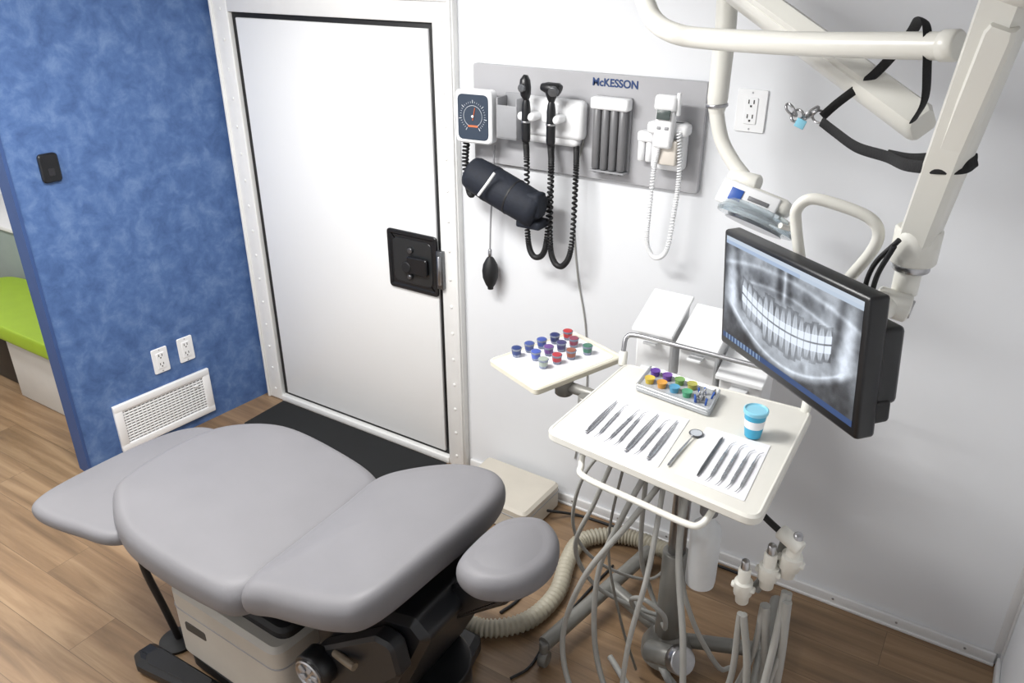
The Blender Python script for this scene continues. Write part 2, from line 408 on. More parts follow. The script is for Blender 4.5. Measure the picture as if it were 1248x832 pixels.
g=group('otoscope_wall_set',(-1.42,yb,1.66))
bb('transformer',-1.535,-1.29,yb-.055,yb,1.60,1.735,M_whitepl,g,.018)
bb('transformer_chin',-1.52,-1.31,yb-.045,yb,1.575,1.62,M_whitepl,g,.015)
for x in (-1.485,-1.385):
    bb('cradle',x-.035,x+.035,yb-.11,yb-.045,1.66,1.69,M_whitepl,g,.012)
y=yb-.10
for i,x in enumerate((-1.485,-1.385)):
    sweep('handle',[(x,y,1.585),(x,y,1.59),(x,y,1.60),(x,y,1.70),(x,y,1.725),(x,y,1.735)],[.010,.014,.016,.016,.013,.010],M_blackpl,g,16)
    cyl('collar',(x,y,1.655),(x,y,1.662),.0175,M_steel,g)
x=-1.485
sweep('ophthalmoscope_head',[(x,y,1.735),(x,y-.004,1.75),(x,y-.008,1.775),(x,y-.008,1.80),(x,y-.004,1.815)],[.011,.018,.021,.018,.008],M_blackpl,g,16)
cyl('lens_wheel',(x-.001,y-.02,1.775),(x-.001,y-.034,1.775),.014,M_dsteel,g)
x=-1.385
sweep('otoscope_head',[(x,y,1.735),(x,y,1.75),(x,y-.002,1.775),(x,y-.002,1.795)],[.011,.017,.024,.016],M_blackpl,g,16)
sweep('otoscope_body',[(x+.035,y-.006,1.775),(x+.03,y-.006,1.777),(x-.01,y-.006,1.78),(x-.035,y-.006,1.782)],[.018,.022,.020,.012],M_blackpl,g,16)
cyl('otoscope_lens',(x+.02,y-.02,1.775),(x+.024,y-.036,1.772),.017,M_dsteel,g)
coil('coil_cord_a',[(-1.485,yb-.1,1.585),(-1.487,yb-.09,1.52),(-1.487,yb-.08,1.25),(-1.465,yb-.08,1.165),(-1.425,yb-.075,1.17),(-1.408,yb-.07,1.25),(-1.41,yb-.05,1.48),(-1.42,yb-.03,1.58)],.0078,.0042,105,M_blackrub,g)
coil('coil_cord_b',[(-1.385,yb-.1,1.585),(-1.385,yb-.09,1.50),(-1.39,yb-.08,1.24),(-1.37,yb-.08,1.155),(-1.33,yb-.08,1.15),(-1.305,yb-.07,1.23),(-1.308,yb-.05,1.48),(-1.32,yb-.03,1.58)],.0078,.0042,105,M_blackrub,g)
tube('wall_power_cord',[(-1.305,YW-.03,1.60),(-1.34,YW-.008,1.45),(-1.345,YW-.006,1.3),(-1.32,YW-.006,1.08),(-1.275,YW-.006,.86),(-1.26,YW-.006,.55),(-1.3,YW-.006,.25)],.003,M_hose,g)

g=group('specula_dispenser',(-1.19,yb,1.63))
bb('back_plate',-1.262,-1.128,yb-.012,yb,1.50,1.755,M_greypl,g,.003)
bb('top_cap',-1.265,-1.125,yb-.05,yb-.005,1.715,1.755,M_whitepl,g,.008)
for i in range(4):
    x=-1.243+i*.032
    cyl('tube_%d'%i,(x,yb-.03,1.512),(x,yb-.03,1.72),.0145,M_dgrey,g)
    cyl('tube_end_%d'%i,(x,yb-.03,1.500),(x,yb-.03,1.513),.0105,M_blackpl,g)
bb('bottom_shelf',-1.262,-1.128,yb-.048,yb-.01,1.504,1.51,M_greypl,g,.002)

g=group('digital_thermometer',(-.97,yb,1.66))
bb('wall_cradle',-1.03,-.92,yb-.06,yb,1.545,1.70,M_whitepl,g,.012)
bb('cradle_lip',-1.045,-.905,yb-.075,yb-.02,1.66,1.70,M_whitepl,g,.012)
RT=rot('X',-8)
box('body',(-.975,yb-.085,1.70),(.062,.04,.15),M_whitepl,g,.01,R=RT)
box('body_head',(-.975,yb-.085,1.765),(.075,.045,.05),M_whitepl,g,.012,R=RT)
box('display',(-.975,yb-.108,1.732),(.045,.004,.03),mat('lcd_dark',(70,80,78),.2),g,.001,R=RT)
for i in range(2):box('button_%d'%i,(-.988+i*.026,yb-.106,1.69),(.014,.006,.01),M_greypl,g,.002,R=RT)
bb('probe_well',-1.088,-1.03,yb-.045,yb,1.625,1.66,M_whitepl,g,.008)
for i in range(2):cyl('probe_cover_tube_%d'%i,(-1.075+i*.028,yb-.028,1.56),(-1.075+i*.028,yb-.028,1.63),.012,M_whitepl,g)
cyl('probe_handle',(-.935,yb-.085,1.73),(-.935,yb-.09,1.80),.007,M_whitepl,g)
bb('probe_box',-1.005,-.93,yb-.09,yb-.06,1.57,1.65,mat('clear_box_tan',(215,208,198),.4),g,.006)
coil('coil_cord',[(-.985,yb-.1,1.64),(-1.0,yb-.09,1.55),(-1.012,yb-.075,1.40),(-1.012,yb-.07,1.29),(-.98,yb-.07,1.245),(-.94,yb-.07,1.28),(-.925,yb-.07,1.42),(-.92,yb-.07,1.54),(-.93,yb-.08,1.68)],.0062,.003,115,M_whitepl,g)

# ---------------------------------------------------------------- dental chair
g=group('dental_chair',(-1.6,1.3,0))
cushion('foot_cushion',[(-2.33,.905),(-2.395,.95),(-2.405,1.12),(-2.38,1.38),(-2.31,1.51),(-2.19,1.53),(-2.02,1.48),(-1.95,1.2),(-2.0,.98),(-2.16,.925)],.607,.056,M_vinyl,g,crown=.02,e=.035)
cushion('seat_cushion',[(-2.125,1.04),(-2.20,1.13),(-2.215,1.35),(-2.17,1.52),(-2.0,1.635),(-1.72,1.63),(-1.50,1.575),(-1.468,1.45),(-1.462,1.15),(-1.47,.985),(-1.6,.945),(-1.93,.955)],.625,.12,M_vinyl,g,g=(-.02,0),crown=.022,e=.06)
cushion('back_cushion',[(-1.50,1.56),(-1.42,1.65),(-1.27,1.715),(-1.11,1.69),(-1.03,1.56),(-1.045,1.28),(-1.075,1.06),(-1.16,1.0),(-1.36,.985),(-1.475,.985),(-1.49,1.15),(-1.495,1.4)],.685,.12,M_vinyl,g,g=(.24,0),crown=.025,e=.06)
cushion('headrest_cushion',[(-.985,1.34),(-.965,1.26),(-.88,1.235),(-.79,1.29),(-.76,1.40),(-.80,1.50),(-.885,1.545),(-.97,1.48)],.765,.085,M_vinyl,g,g=(.05,0),crown=.012,e=.045)
plate('seat_frame',rpoly([(-2.02,1.08),(-1.5,1.06),(-1.5,1.52),(-2.02,1.52)],.05),.50,.565,M_blackpl,g,.01)
plate('bellows_top',rpoly([(-1.96,1.16),(-1.50,1.15),(-1.48,1.5),(-1.95,1.5)],.05),.40,.50,M_blackrub,g,.008)
plate('bellows_ring',rpoly([(-1.965,1.12),(-1.49,1.105),(-1.465,1.505),(-1.955,1.505)],.05),.355,.40,M_blackrub,g,.012)
plate('base_housing',rpoly([(-2.0,1.075),(-1.48,1.06),(-1.44,1.54),(-1.99,1.55)],.05),.08,.365,M_base,g,.015)
plate('base_seam',rpoly([(-2.002,1.073),(-1.478,1.058),(-1.438,1.542),(-1.992,1.552)],.05),.285,.29,M_greypl,g,.001)
plate('base_plate',rpoly([(-1.98,1.09),(-1.75,1.08),(-1.2,1.08),(-1.12,1.4),(-1.18,1.68),(-1.9,1.65),(-2.0,1.2)],.04),0,.078,M_blackpl,g,.02)
plate('base_recess',rpoly([(-.05,-.018),(.05,-.018),(.05,.018),(-.05,.018)],.01),0,.004,M_slot,g,.001,M=Matrix.Translation((-1.88,1.073,.23))@Matrix.Rotation(math.radians(90),4,'X'))
MX=Matrix(((1,0,0,0),(0,0,-1,1.56),(0,1,0,0),(0,0,0,1)))
plate('back_lift_shroud',rpoly([(-1.42,.12),(-1.22,.10),(-1.12,.30),(-.99,.60),(-1.04,.645),(-1.42,.55)],.03),0,.40,M_blackpl,g,.02,M=MX)
plate('headrest_arm',rpoly([(-1.10,.58),(-1.05,.50),(-.86,.66),(-.82,.715),(-.95,.72)],.012),.10,.24,M_blackpl,g,.01,M=MX)
plate('side_link',rpoly([(-1.42,.30),(-1.30,.22),(-1.04,.50),(-1.06,.60),(-1.12,.60),(-1.36,.42)],.03),.40,.46,mat('side_link_black',(26,27,30),.45),g,.01,M=MX)
cyl('pivot_housing',(-1.33,1.11,.39),(-1.33,1.05,.39),.058,M_blackpl,g,seg=32)
MQ=Matrix.Translation((-1.33,1.052,.39))@Matrix.Rotation(math.radians(90),4,'X')
lathe('pivot_dial',[(.048,0),(.048,.008),(.044,.011),(.040,.006),(.001,.006)],(0,0,0),M_steel,g,32,M=MQ)
for k in range(5):
    a=k*math.pi*2/5
    plate('dial_lobe_%d'%k,rpoly([(.012,-.006),(.036,-.010),(.036,.010),(.012,.006)],.003),.006,.011,M_greypl,g,.001,M=MQ@Matrix.Rotation(a,4,'Z'))
tube('release_lever',[(-1.27,1.10,.46),(-1.22,1.085,.475),(-1.18,1.08,.478)],.012,mat('lever_tan',(120,108,92),.4),g)
cyl('base_column',(-1.2,1.4,.05),(-1.2,1.4,.2),.14,M_blackpl,g,seg=32)
tube('foot_support_rod',[(-2.06,1.05,.55),(-2.07,1.06,.4),(-2.09,1.10,.2),(-2.10,1.13,.03)],.012,M_blackrub,g)
lathe('support_foot',[(.06,0),(.062,.012),(.045,.02),(.015,.03)],(-2.11,1.13,.0),M_blackrub,g)
g=group('foot_control_pedal',(-2.0,1.0,0))
plate('body',rpoly([(-2.15,.99),(-2.10,.965),(-1.80,1.0),(-1.74,1.03),(-1.76,1.07),(-2.14,1.06)],.022,10),0,.065,M_blackpl,g,.02)
plate('tread',shrink(rpoly([(-2.15,.99),(-2.10,.965),(-1.80,1.0),(-1.74,1.03),(-1.76,1.07),(-2.14,1.06)],.022,10),.7),.063,.068,M_blackrub,g,.002)

# ---------------------------------------------------------------- floor utility box, hose, cables
g=group('utility_floor_box',(-1.53,2.4,0))
plate('cover',rpoly([(-1.72,2.27),(-1.36,2.25),(-1.35,2.53),(-1.73,2.535)],.03),.0,.125,M_beige,g,.012)
plate('lid_line',rpoly([(-1.722,2.268),(-1.358,2.248),(-1.348,2.532),(-1.732,2.537)],.03),.085,.09,M_greypl,g,.001)
P=catmull([(-1.5,1.75,.035),(-1.33,1.72,.035),(-1.2,1.74,.035),(-1.10,1.85,.035),(-1.08,2.02,.035),(-1.13,2.2,.035),(-1.14,2.33,.035),(-1.05,2.43,.035),(-.93,2.46,.04),(-.8,2.43,.06),(-.72,2.36,.12)],34)
sweep('corrugated_suction_hose',P,[.034 if (i//2)%2 else .028 for i in range(len(P))],M_hoseb,None,14)
g=group('power_cable',(-1.2,2.3,0))
tube('cable_a',[(-1.34,2.3,.05),(-1.30,2.2,.006),(-1.22,2.1,.006),(-1.20,1.95,.006),(-1.22,1.85,.006)],.006,M_blackrub,g)
tube('cable_b',[(-1.34,2.40,.06),(-1.25,2.50,.008),(-1.1,2.515,.008),(-.9,2.52,.008),(-.5,2.52,.008)],.006,M_blackrub,g)
tube('cable_c',[(-1.03,1.62,.006),(-1.0,1.7,.006),(-1.01,1.85,.006),(-1.0,2.1,.006),(-.98,2.3,.006)],.005,M_blackrub,g)

# ---------------------------------------------------------------- instrument cart
TZ=1.0
g=group('dental_instrument_cart',(-.62,1.9,0))
tray=rpoly([(-.935,1.648),(-.312,1.574),(-.328,2.155),(-.921,2.14)],.04)
plate('work_surface',tray,TZ-.03,TZ+.002,M_tray,g,.007,rim=.002,rimw=.010)
plate('under_housing',rpoly([(-.80,1.78),(-.44,1.74),(-.44,2.08),(-.80,2.08)],.03),.925,.97,M_beige,g,.01)
tube('front_handle',[(-.82,1.74,.965),(-.825,1.68,.955),(-.815,1.645,.93),(-.79,1.62,.915),(-.62,1.60,.912),(-.49,1.585,.912),(-.455,1.59,.918),(-.44,1.62,.94),(-.44,1.68,.96)],.009,M_cream,g,seg=12)
cyl('lift_column_upper',(-.62,1.95,.45),(-.62,1.95,.925),.028,M_steel,g)
cyl('lift_column_lower',(-.62,1.95,.10),(-.62,1.95,.50),.042,M_castmetal,g)
bb('column_bracket',-.70,-.54,1.88,2.02,.86,.927,M_castmetal,g,.012)
sweep('leg_left',[(-.97,1.74,.09),(-.90,2.1,.10),(-.86,2.36,.09)],.026,M_castmetal,g,12)
sweep('leg_right',[(-.28,1.74,.09),(-.33,2.1,.10),(-.36,2.36,.09)],.026,M_castmetal,g,12)
sweep('cross_bar',[(-.90,2.1,.10),(-.62,1.98,.10),(-.33,2.1,.10)],.026,M_castmetal,g,12)
lathe('column_foot',[(.085,.05),(.085,.09),(.07,.12),(.05,.16),(.043,.16)],(-.62,1.96,0),M_castmetal,g)
for k,(x,y) in enumerate([(-.97,1.74),(-.86,2.36),(-.28,1.74),(-.36,2.36)]):
    cyl('caster_stem_%d'%k,(x,y,.05),(x,y,.10),.018,M_castmetal,g)
    cyl('caster_wheel_%d'%k,(x-.012,y-.006,.03),(x+.018,y-.004,.03),.03,M_castmetal,g)
cyl('side_arm',(-.86,1.98,.945),(-1.06,1.99,.945),.018,M_castmetal,g)
cyl('side_arm_knuckle',(-1.06,1.99,.915),(-1.06,1.99,.968),.03,M_castmetal,g)
cyl('side_arm_knuckle_b',(-.95,1.93,.915),(-.95,1.93,.968),.026,M_castmetal,g)
tube('rear_rail',[(-.925,2.13,.99),(-.932,2.15,1.05),(-.93,2.165,1.080),(-.90,2.17,1.090),(-.80,2.175,1.088),(-.6,2.18,1.084),(-.42,2.18,1.082),(-.365,2.178,1.075),(-.352,2.165,1.05),(-.35,2.14,.99)],.008,M_steel,g,seg=10)
cyl('rail_joint',(-.925,2.13,.99),(-.932,2.15,1.035),.014,M_cream,g)
cyl('rail_joint_b',(-.35,2.14,.99),(-.352,2.16,1.035),.014,M_cream,g)
def hose(p,r=.0075,m=M_hose):tube('delivery_hose',p,r,m,g,n=12,seg=8)
# long looping delivery hoses: tray -> down to floor -> up to the valve holder
hose([(-.60,1.80,.93),(-.68,1.72,.76),(-.80,1.66,.52),(-.85,1.64,.26),(-.78,1.62,.06),(-.62,1.62,.015),(-.46,1.66,.08),(-.35,1.69,.30),(-.34,1.67,.62)],.009)
hose([(-.66,1.80,.93),(-.72,1.74,.74),(-.78,1.72,.50),(-.76,1.70,.20),(-.66,1.68,.03),(-.50,1.70,.03),(-.37,1.72,.18),(-.30,1.70,.45),(-.29,1.69,.66)],.009)
hose([(-.56,1.80,.93),(-.54,1.72,.70),(-.48,1.66,.45),(-.44,1.62,.20),(-.40,1.60,.04),(-.32,1.60,.03),(-.26,1.63,.22),(-.245,1.67,.50),(-.245,1.70,.72)],.010)
hose([(-.62,1.78,.93),(-.60,1.66,.66),(-.62,1.60,.38),(-.60,1.56,.12),(-.50,1.56,.02),(-.38,1.60,.04),(-.28,1.64,.2),(-.23,1.69,.5),(-.235,1.70,.72)],.008)
hose([(-.78,1.84,.93),(-.84,1.80,.70),(-.90,1.80,.50),(-.86,1.86,.32),(-.76,1.95,.20),(-.66,2.0,.16)])
hose([(-.79,1.88,.93),(-.90,1.84,.75),(-.95,1.88,.50),(-.90,1.98,.30),(-.8,2.2,.10),(-.78,2.4,.03)],.006)
hose([(-.60,1.86,.88),(-.56,1.80,.60),(-.50,1.80,.40),(-.42,1.86,.20),(-.40,1.95,.12)],.008)
hose([(-.70,1.84,.92),(-.72,1.9,.5),(-.70,1.96,.3),(-.64,1.93,.22),(-.60,1.86,.26),(-.60,1.83,.34),(-.66,1.82,.38),(-.72,1.86,.32),(-.72,1.92,.22),(-.66,1.97,.15)],.008)
hose([(-.235,1.69,.70),(-.225,1.70,.45),(-.24,1.74,.2),(-.34,1.78,.05),(-.5,1.82,.03),(-.62,1.9,.06)],.013)
hose([(-.285,1.69,.66),(-.265,1.72,.42),(-.29,1.76,.18),(-.40,1.80,.04),(-.54,1.86,.03),(-.64,1.9,.08)],.013)
hose([(-.332,1.67,.62),(-.30,1.68,.42),(-.30,1.70,.16),(-.42,1.70,.03),(-.6,1.74,.02),(-.78,1.86,.03)],.011)
hose([(-.74,1.78,.93),(-.77,1.76,.6),(-.72,1.78,.3),(-.68,1.85,.04)],.0045,M_castmetal)
cyl('valve_block',(-.64,1.84,.16),(-.54,1.82,.20),.035,M_castmetal,g)
cyl('valve_knob',(-.54,1.82,.20),(-.51,1.80,.22),.045,M_steel,g)
tube('holder_bar',[(-.45,1.82,.93),(-.40,1.80,.89),(-.33,1.77,.865),(-.27,1.745,.85)],.009,M_blackrub,g)
tube('holder_bar_b',[(-.27,1.75,.86),(-.285,1.73,.77),(-.32,1.70,.69)],.014,M_castmetal,g)
def valve(a,b,r):
    a=V(a);b=V(b);d=b-a
    sweep('suction_valve',[a,a+d*.05,a+d*.35,a+d*.38,a+d*.72,a+d*.76,a+d*.97,b],[r*.75,r*.85,r*.85,r*1.25,r*1.25,r*.95,r*.9,r*.6],M_cream,g,18)
    sweep('suction_valve_tip',[a-d*.22,a-d*.2,a+d*.02],[r*.45,r*.55,r*.6],M_steel,g,14)
    c=a+d*.55;q=d.normalized().cross(V((0,1,0))).normalized()
    cyl('suction_valve_lever',c-q*r*1.6,c+q*r*1.6,r*.5,M_cream,g)
valve((-.240,1.69,.89),(-.25,1.70,.77),.021)
valve((-.292,1.68,.84),(-.292,1.69,.72),.020)
valve((-.345,1.66,.78),(-.342,1.67,.66),.019)
cyl('holder_joint',(-.285,1.70,.90),(-.225,1.68,.88),.020,M_cream,g)
lathe('water_bottle',[(.03,.505),(.042,.515),(.044,.53),(.044,.70),(.038,.725),(.020,.745),(.018,.77)],(-.505,1.84,0),mat('bottle_white_translucent',(225,228,230),.3),g)
cyl('bottle_cap',(-.505,1.84,.765),(-.505,1.84,.93),.026,M_greypl,g)

# side tray
g=group('side_tray',(-1.13,2.06,.97))
cut=rpoly([(-1.318,1.938),(-1.186,2.282),(-.948,2.196),(-1.078,1.842)],.022,6)
plate('tray_base',cut,.969,.992,mat('tray_cream',(218,213,196),.4),g,.004,rim=.003,rimw=.008)
plate('liner',shrink(cut,.86),.986,.9905,M_paper,g,.0008)
cols=[(44,60,110),(66,82,140),(64,82,150),(44,52,100),(178,54,58),(74,92,168),(104,72,132),(64,60,104),(134,66,84),(150,160,150),(168,54,64),(140,84,66),(66,112,94)]
pos=[(-1.25,2.005),(-1.232,2.057),(-1.212,2.105),(-1.193,2.16),(-1.170,2.21),(-1.183,2.017),(-1.165,2.07),(-1.145,2.12),(-1.125,2.17),(-1.135,1.983),(-1.113,2.033),(-1.090,2.087),(-1.060,2.145)]
g=group('medicament_cups',(-1.15,2.08,.99))
M_cupc=mat('cup_translucent',(150,158,178),.25,trans=.3)
for k,(x,y) in enumerate(pos):
    cm=mat('cup_fill_%d'%k,cols[k],.4);zz=.991
    lathe('cup_%d'%k,[(.0125,0),(.0135,.002),(.016,.028),(.018,.029),(.018,.031),(.0155,.031)],(x,y,zz),M_cupc,g,18)
    lathe('fill_%d'%k,[(.0158,0),(.0155,.003),(.0005,.0045)],(x,y,zz+.030),cm,g,18)
    lathe('band_%d'%k,[(.0148,.010),(.0161,.024)],(x,y,zz),cm,g,18)

plate('tray_paper_liner',rpoly([(-.848,1.668),(-.862,1.905),(-.615,1.915),(-.598,1.65)],.004),1.0005,1.002,M_paper,None,.0004)
plate('tray_paper_liner',rpoly([(-.552,1.648),(-.560,1.905),(-.382,1.905),(-.366,1.63)],.004),1.0005,1.002,M_paper,None,.0004)
zi=1.0062
def tool(name,x0,y0,x1,y1,kind):
    a=V((x0,y0,zi));b=V((x1,y1,zi));d=(b-a);s=V((-d.y,d.x,0)).normalized()
    if kind=='tweezer':
        P=[a,a+d*.04,a+d*.15,a+d*.5,a+d*.8,b]
        q=group(name,tuple(a))
        for sg in (-1,1):
            sweep('arm',[P[0]+s*sg*.001,P[1]+s*sg*.0015,P[2]+s*sg*.004,P[3]+s*sg*.005,P[4]+s*sg*.003,P[5]+s*sg*.0006],[.002,.003,.0035,.003,.002,.0008],M_inst,q,8,flat=.8)
        cyl('joint',a+d*.03-V((0,0,.003)),a+d*.03+V((0,0,.004)),.0045,M_steel,q,seg=12)
        return q
    t=[0,.02,.12,.16,.2,.28,.3,.32,.6,.62,.64,.7,.74,.8,.9,.95,1]
    r=[.0006,.0009,.0014,.0026,.0036,.0038,.0028,.0038,.0038,.0028,.0038,.0036,.0026,.0015,.0011,.0009,.0006]
    if kind=='scalpel':r=[.001,.0022,.0035,.004,.0042,.0042,.0042,.0042,.0042,.0042,.004,.0038,.0036,.0036,.0042,.003,.0005]
    P=[a+d*x for x in t]
    if kind=='scaler':
        P[0]=P[0]+s*.007;P[1]=P[1]+s*.004;P[-1]=P[-1]-s*.011+V((0,0,.002));P[-2]=P[-2]-s*.002
    return sweep(name,P,r,M_dsteel if kind=='scalpel' else M_inst,None,10)
tool('dental_tweezers',-.829,1.690,-.832,1.893,'tweezer')
tool('dental_scaler',-.796,1.682,-.801,1.890,'scaler')
tool('dental_scaler',-.762,1.675,-.757,1.889,'scaler')
tool('dental_scaler',-.733,1.672,-.738,1.884,'scaler')
tool('dental_tweezers',-.699,1.665,-.700,1.890,'tweezer')
tool('dental_scaler',-.668,1.663,-.668,1.876,'scaler')
tool('dental_forceps',-.634,1.662,-.640,1.885,'tweezer')
g=group('dental_mirror',(-.565,1.76,zi))
sweep('handle',[(-.578,1.665,zi),(-.578,1.67,zi),(-.577,1.75,zi),(-.575,1.80,zi),(-.573,1.83,zi+.002)],[.002,.0034,.0036,.0025,.0013],M_inst,g,10)
lathe('head',[(.0185,0),(.020,.002),(.0185,.004),(.016,.0035)],(-.571,1.85,zi-.002),M_dsteel,g)
lathe('glass',[(.0165,.0025),(.016,.0037),(.0005,.0037)],(-.571,1.85,zi-.002),M_mirror,g)
tool('scalpel',-.498,1.662,-.503,1.872,'scalpel')
tool('dental_probe',-.468,1.652,-.474,1.862,'scaler')
tool('dental_probe',-.440,1.650,-.448,1.866,'scaler')
tool('dental_probe',-.415,1.650,-.420,1.852,'scaler')
tool('dental_probe',-.390,1.648,-.396,1.852,'scaler')

g=group('polishing_cup_tray',(-.70,2.0,1.0))
ob=rpoly([(-.815,1.985),(-.572,1.955),(-.586,2.09),(-.826,2.12)],.01)
M_cl=mat('clear_tray_plastic',(222,226,230),.2,trans=.5)
plate('box',ob,1.0022,1.018,M_cl,g,.003)
plate('box_rim',ob,1.016,1.026,M_cl,g,.002,rim=.006,rimw=.004)
cc=[(96,60,150),(110,70,150),(120,160,90),(170,168,80),(212,185,70),(210,150,60),(80,150,185),(80,160,120)]
kk=0
for r_ in range(2):
    for c_ in range(4):
        x=-.79+c_*.042+r_*.004;y=2.075-r_*.052-c_*.006
        lathe('polish_cup_%d'%kk,[(.012,0),(.0125,.002),(.0145,.016),(.016,.0165),(.016,.0185),(.0125,.017),(.0005,.0165)],(x,y,1.020),mat('polish_%d'%kk,cc[kk],.35),g,16);kk+=1
for k in range(16):
    x=-.635+random.random()*.045;y=1.975+random.random()*.095
    cyl('bur_%d'%k,(x,y,1.02),(x+random.uniform(-.008,.008),y+random.uniform(-.008,.008),1.042),.003,M_steel if k%3 else M_blue,g,seg=8)

g=group('plastic_cup',(-.438,1.93,1.0))
c=(-.438,1.925,0)
lathe('base_cup',[(.020,1.0035),(.022,1.005),(.026,1.035)],c,M_teal,g)
lathe('mid_band',[(.0258,1.035),(.0285,1.060)],c,M_whitepl,g)
lathe('upper_band',[(.0285,1.060),(.030,1.078)],c,M_teal,g)
lathe('lid',[(.0325,1.077),(.0335,1.08),(.0335,1.087),(.030,1.089),(.027,1.085),(.0005,1.085)],c,M_ltblue,g)

for k,(x0,x1,zt) in enumerate([(-.925,-.80,1.155),(-.775,-.65,1.135),(-.635,-.50,1.06)]):
    g=group('supply_dispenser',((x0+x1)/2,2.3,zt))
    MY=Matrix(((0,0,1,x0),(1,0,0,0),(0,1,0,0),(0,0,0,1)))
    plate('bin',rpoly([(2.235,zt-.24),(2.36,zt-.24),(2.37,zt),(2.225,zt-.07)],.012),0,x1-x0,M_whitepl,g,.006,M=MY)
    plate('lid',rpoly([(2.205,zt-.07),(2.375,zt+.01),(2.375,zt+.022),(2.205,zt-.055)],.003),-.008,x1-x0+.008,M_whitepl,g,.003,M=MY)
    bb('drawer_lip',x0+.02,x1-.02,2.205,2.24,zt-.235,zt-.20,M_whitepl,g,.006)
    bb('rail_hook',x0+.04,x1-.04,2.190,2.235,zt-.10,zt-.09,M_whitepl,g,.002)
# ---------------------------------------------------------------- monitor
e1=V((.722,-.683,.075)).normalized();up=V((-.07,0,1));up=(up-e1*up.dot(e1)).normalized();bk=up.cross(e1)
c0=V((-.323,1.53,1.524))
MM=Matrix(((e1.x,bk.x,up.x,c0.x),(e1.y,bk.y,up.y,c0.y),(e1.z,bk.z,up.z,c0.z),(0,0,0,1)))
g=group('patient_monitor',tuple(c0))
box('bezel',(0,.02,0),(.505,.04,.272),M_blackpl,g,.007,M=MM)
box('rear_shell',(.02,.05,0),(.40,.035,.21),M_blackpl,g,.012,M=MM)
box('rear_module',(.195,.06,-.005),(.10,.05,.15),M_blackpl,g,.01,M=MM)
box('rear_connector',(.225,.05,-.09),(.05,.04,.045),M_blackrub,g,.008,M=MM)
cyl('mount_plate',(.12,.06,.05),(.12,.11,.05),.045,M_castmetal,g,M=MM)
W,H=330,180;sw,sh=.476,.240
vs=[];fs=[];cols_=[]
rng=np.random.RandomState(3)
nz=rng.normal(size=(H,W))
sm_n=np.zeros((H,W))
for s_ in (6,12,24):
    gz=rng.normal(size=(H//s_+3,W//s_+3))
    yy,xx=np.mgrid[0:H,0:W]/s_
    y0=yy.astype(int);x0=xx.astype(int);fy=yy-y0;fx=xx-x0
    fy=fy*fy*(3-2*fy);fx=fx*fx*(3-2*fx)
    sm_n+=(gz[y0,x0]*(1-fy)*(1-fx)+gz[y0+1,x0]*fy*(1-fx)+gz[y0,x0+1]*(1-fy)*fx+gz[y0+1,x0+1]*fy*fx)*(.4+s_/40)
def sm(a,b,x):
    t=min(1,max(0,(x-a)/(b-a)));return t*t*(3-2*t)
def ga(x,s):return math.exp(-(x/s)**2)
def xray(i,j):
    u=i/(W-1);v=j/(H-1)
    if v>.965:return (.78,.83,.89)
    if v>.93:return (.66,.74,.85) if u<.6 else (.74,.80,.87)
    if v<.055:
        return (.14,.26,.45) if not(.02<u<.34 and (u*36)%1<.5) else (.5,.6,.72)
    x=(u-.5)*2;y=(v-.52)*2.1
    ax=abs(x)
    I=.60+.05*sm_n[j,i]
    I+=.10*ga(ax-.95,.25)
    for s in (-1,1):
        I-=.34*ga(x-s*.075,.055)*sm(.22,.4,y)
        I-=.20*ga(math.hypot((x-s*.36)/.24,(y-.50)/.17),1)
    I+=.22*ga(x,.022)*sm(.2,.4,y)
    I+=.20*ga(y-.34-.10*math.cos(x*3),.035)*sm(.75,.5,ax)
    I+=.20*ga(y-.74+.25*x*x,.045)
    I-=.30*ga(ax-.72-.08*y,.06)*sm(-.6,-.1,y)
    I+=.20*ga(ax-.85-.06*y,.07)*sm(-.6,-.2,y)*sm(.9,.6,y)
    I-=.2*ga(ax-1.0,.05)*sm(-.2,.2,y)
    arc=-.90+.78*x*x
    I+=.10*ga(y-arc-.25,.22)*sm(.95,.7,ax)
    I+=.26*ga(y-arc-.02,.03)*sm(.92,.75,ax)
    I-=.40*sm(arc-.01,arc-.16,y)*sm(1.1,.85,ax)
    oc=-.20+.58*x*x-.03*ax
    if ax<.68:
        n=15;ph=(x/.68*.5+.5)*n;k=int(ph);f=abs((ph-k)-.5)*2
        dy=y-oc
        L=(.44 if ax<.3 else .34)*(1+.1*math.sin(k*1.7))
        q=abs(dy)
        if q<L:
            crown=q<.15
            wd=(.95 if crown else .82-.62*((q-.15)/(L-.15))**1.3)
            edge=sm(wd+.10,wd-.14,f)*sm(L,L*.75,q)*sm(.0,.02,q-.004)
            ti=(1.0 if crown else .90-.20*(q/L))-(.10*ga(f,.2) if not crown else 0)
            if not crown:I-=.14
            elif q<.15:I-=.18
            I=I*(1-edge)+ti*edge
    rr=math.hypot(x*.86,(y-.05)*.60)
    I*=.55+.45*sm(1.05,.72,rr)
    I=I+nz[j,i]*.012
    I=max(.05,min(1,I*1.05))
    return (I*.94,I*.98,I*1.03)
for j in range(H):
    for i in range(W):
        vs.append(((i/(W-1)-.5)*sw,-.0008,(j/(H-1)-.5)*sh+.005));cols_.append(xray(i,j))
for j in range(H-1):
    for i in range(W-1):fs.append([j*W+i,j*W+i+1,(j+1)*W+i+1,(j+1)*W+i])
ms=bpy.data.materials.new('screen_xray_display');ms.use_nodes=True
n=ms.node_tree.nodes;l=ms.node_tree.links;b=n['Principled BSDF']
at=n.new('ShaderNodeAttribute');at.attribute_name='Col'
gm=n.new('ShaderNodeGamma');gm.inputs[1].default_value=2.1
l.new(at.outputs['Color'],gm.inputs[0]);l.new(gm.outputs[0],b.inputs['Emission Color'])
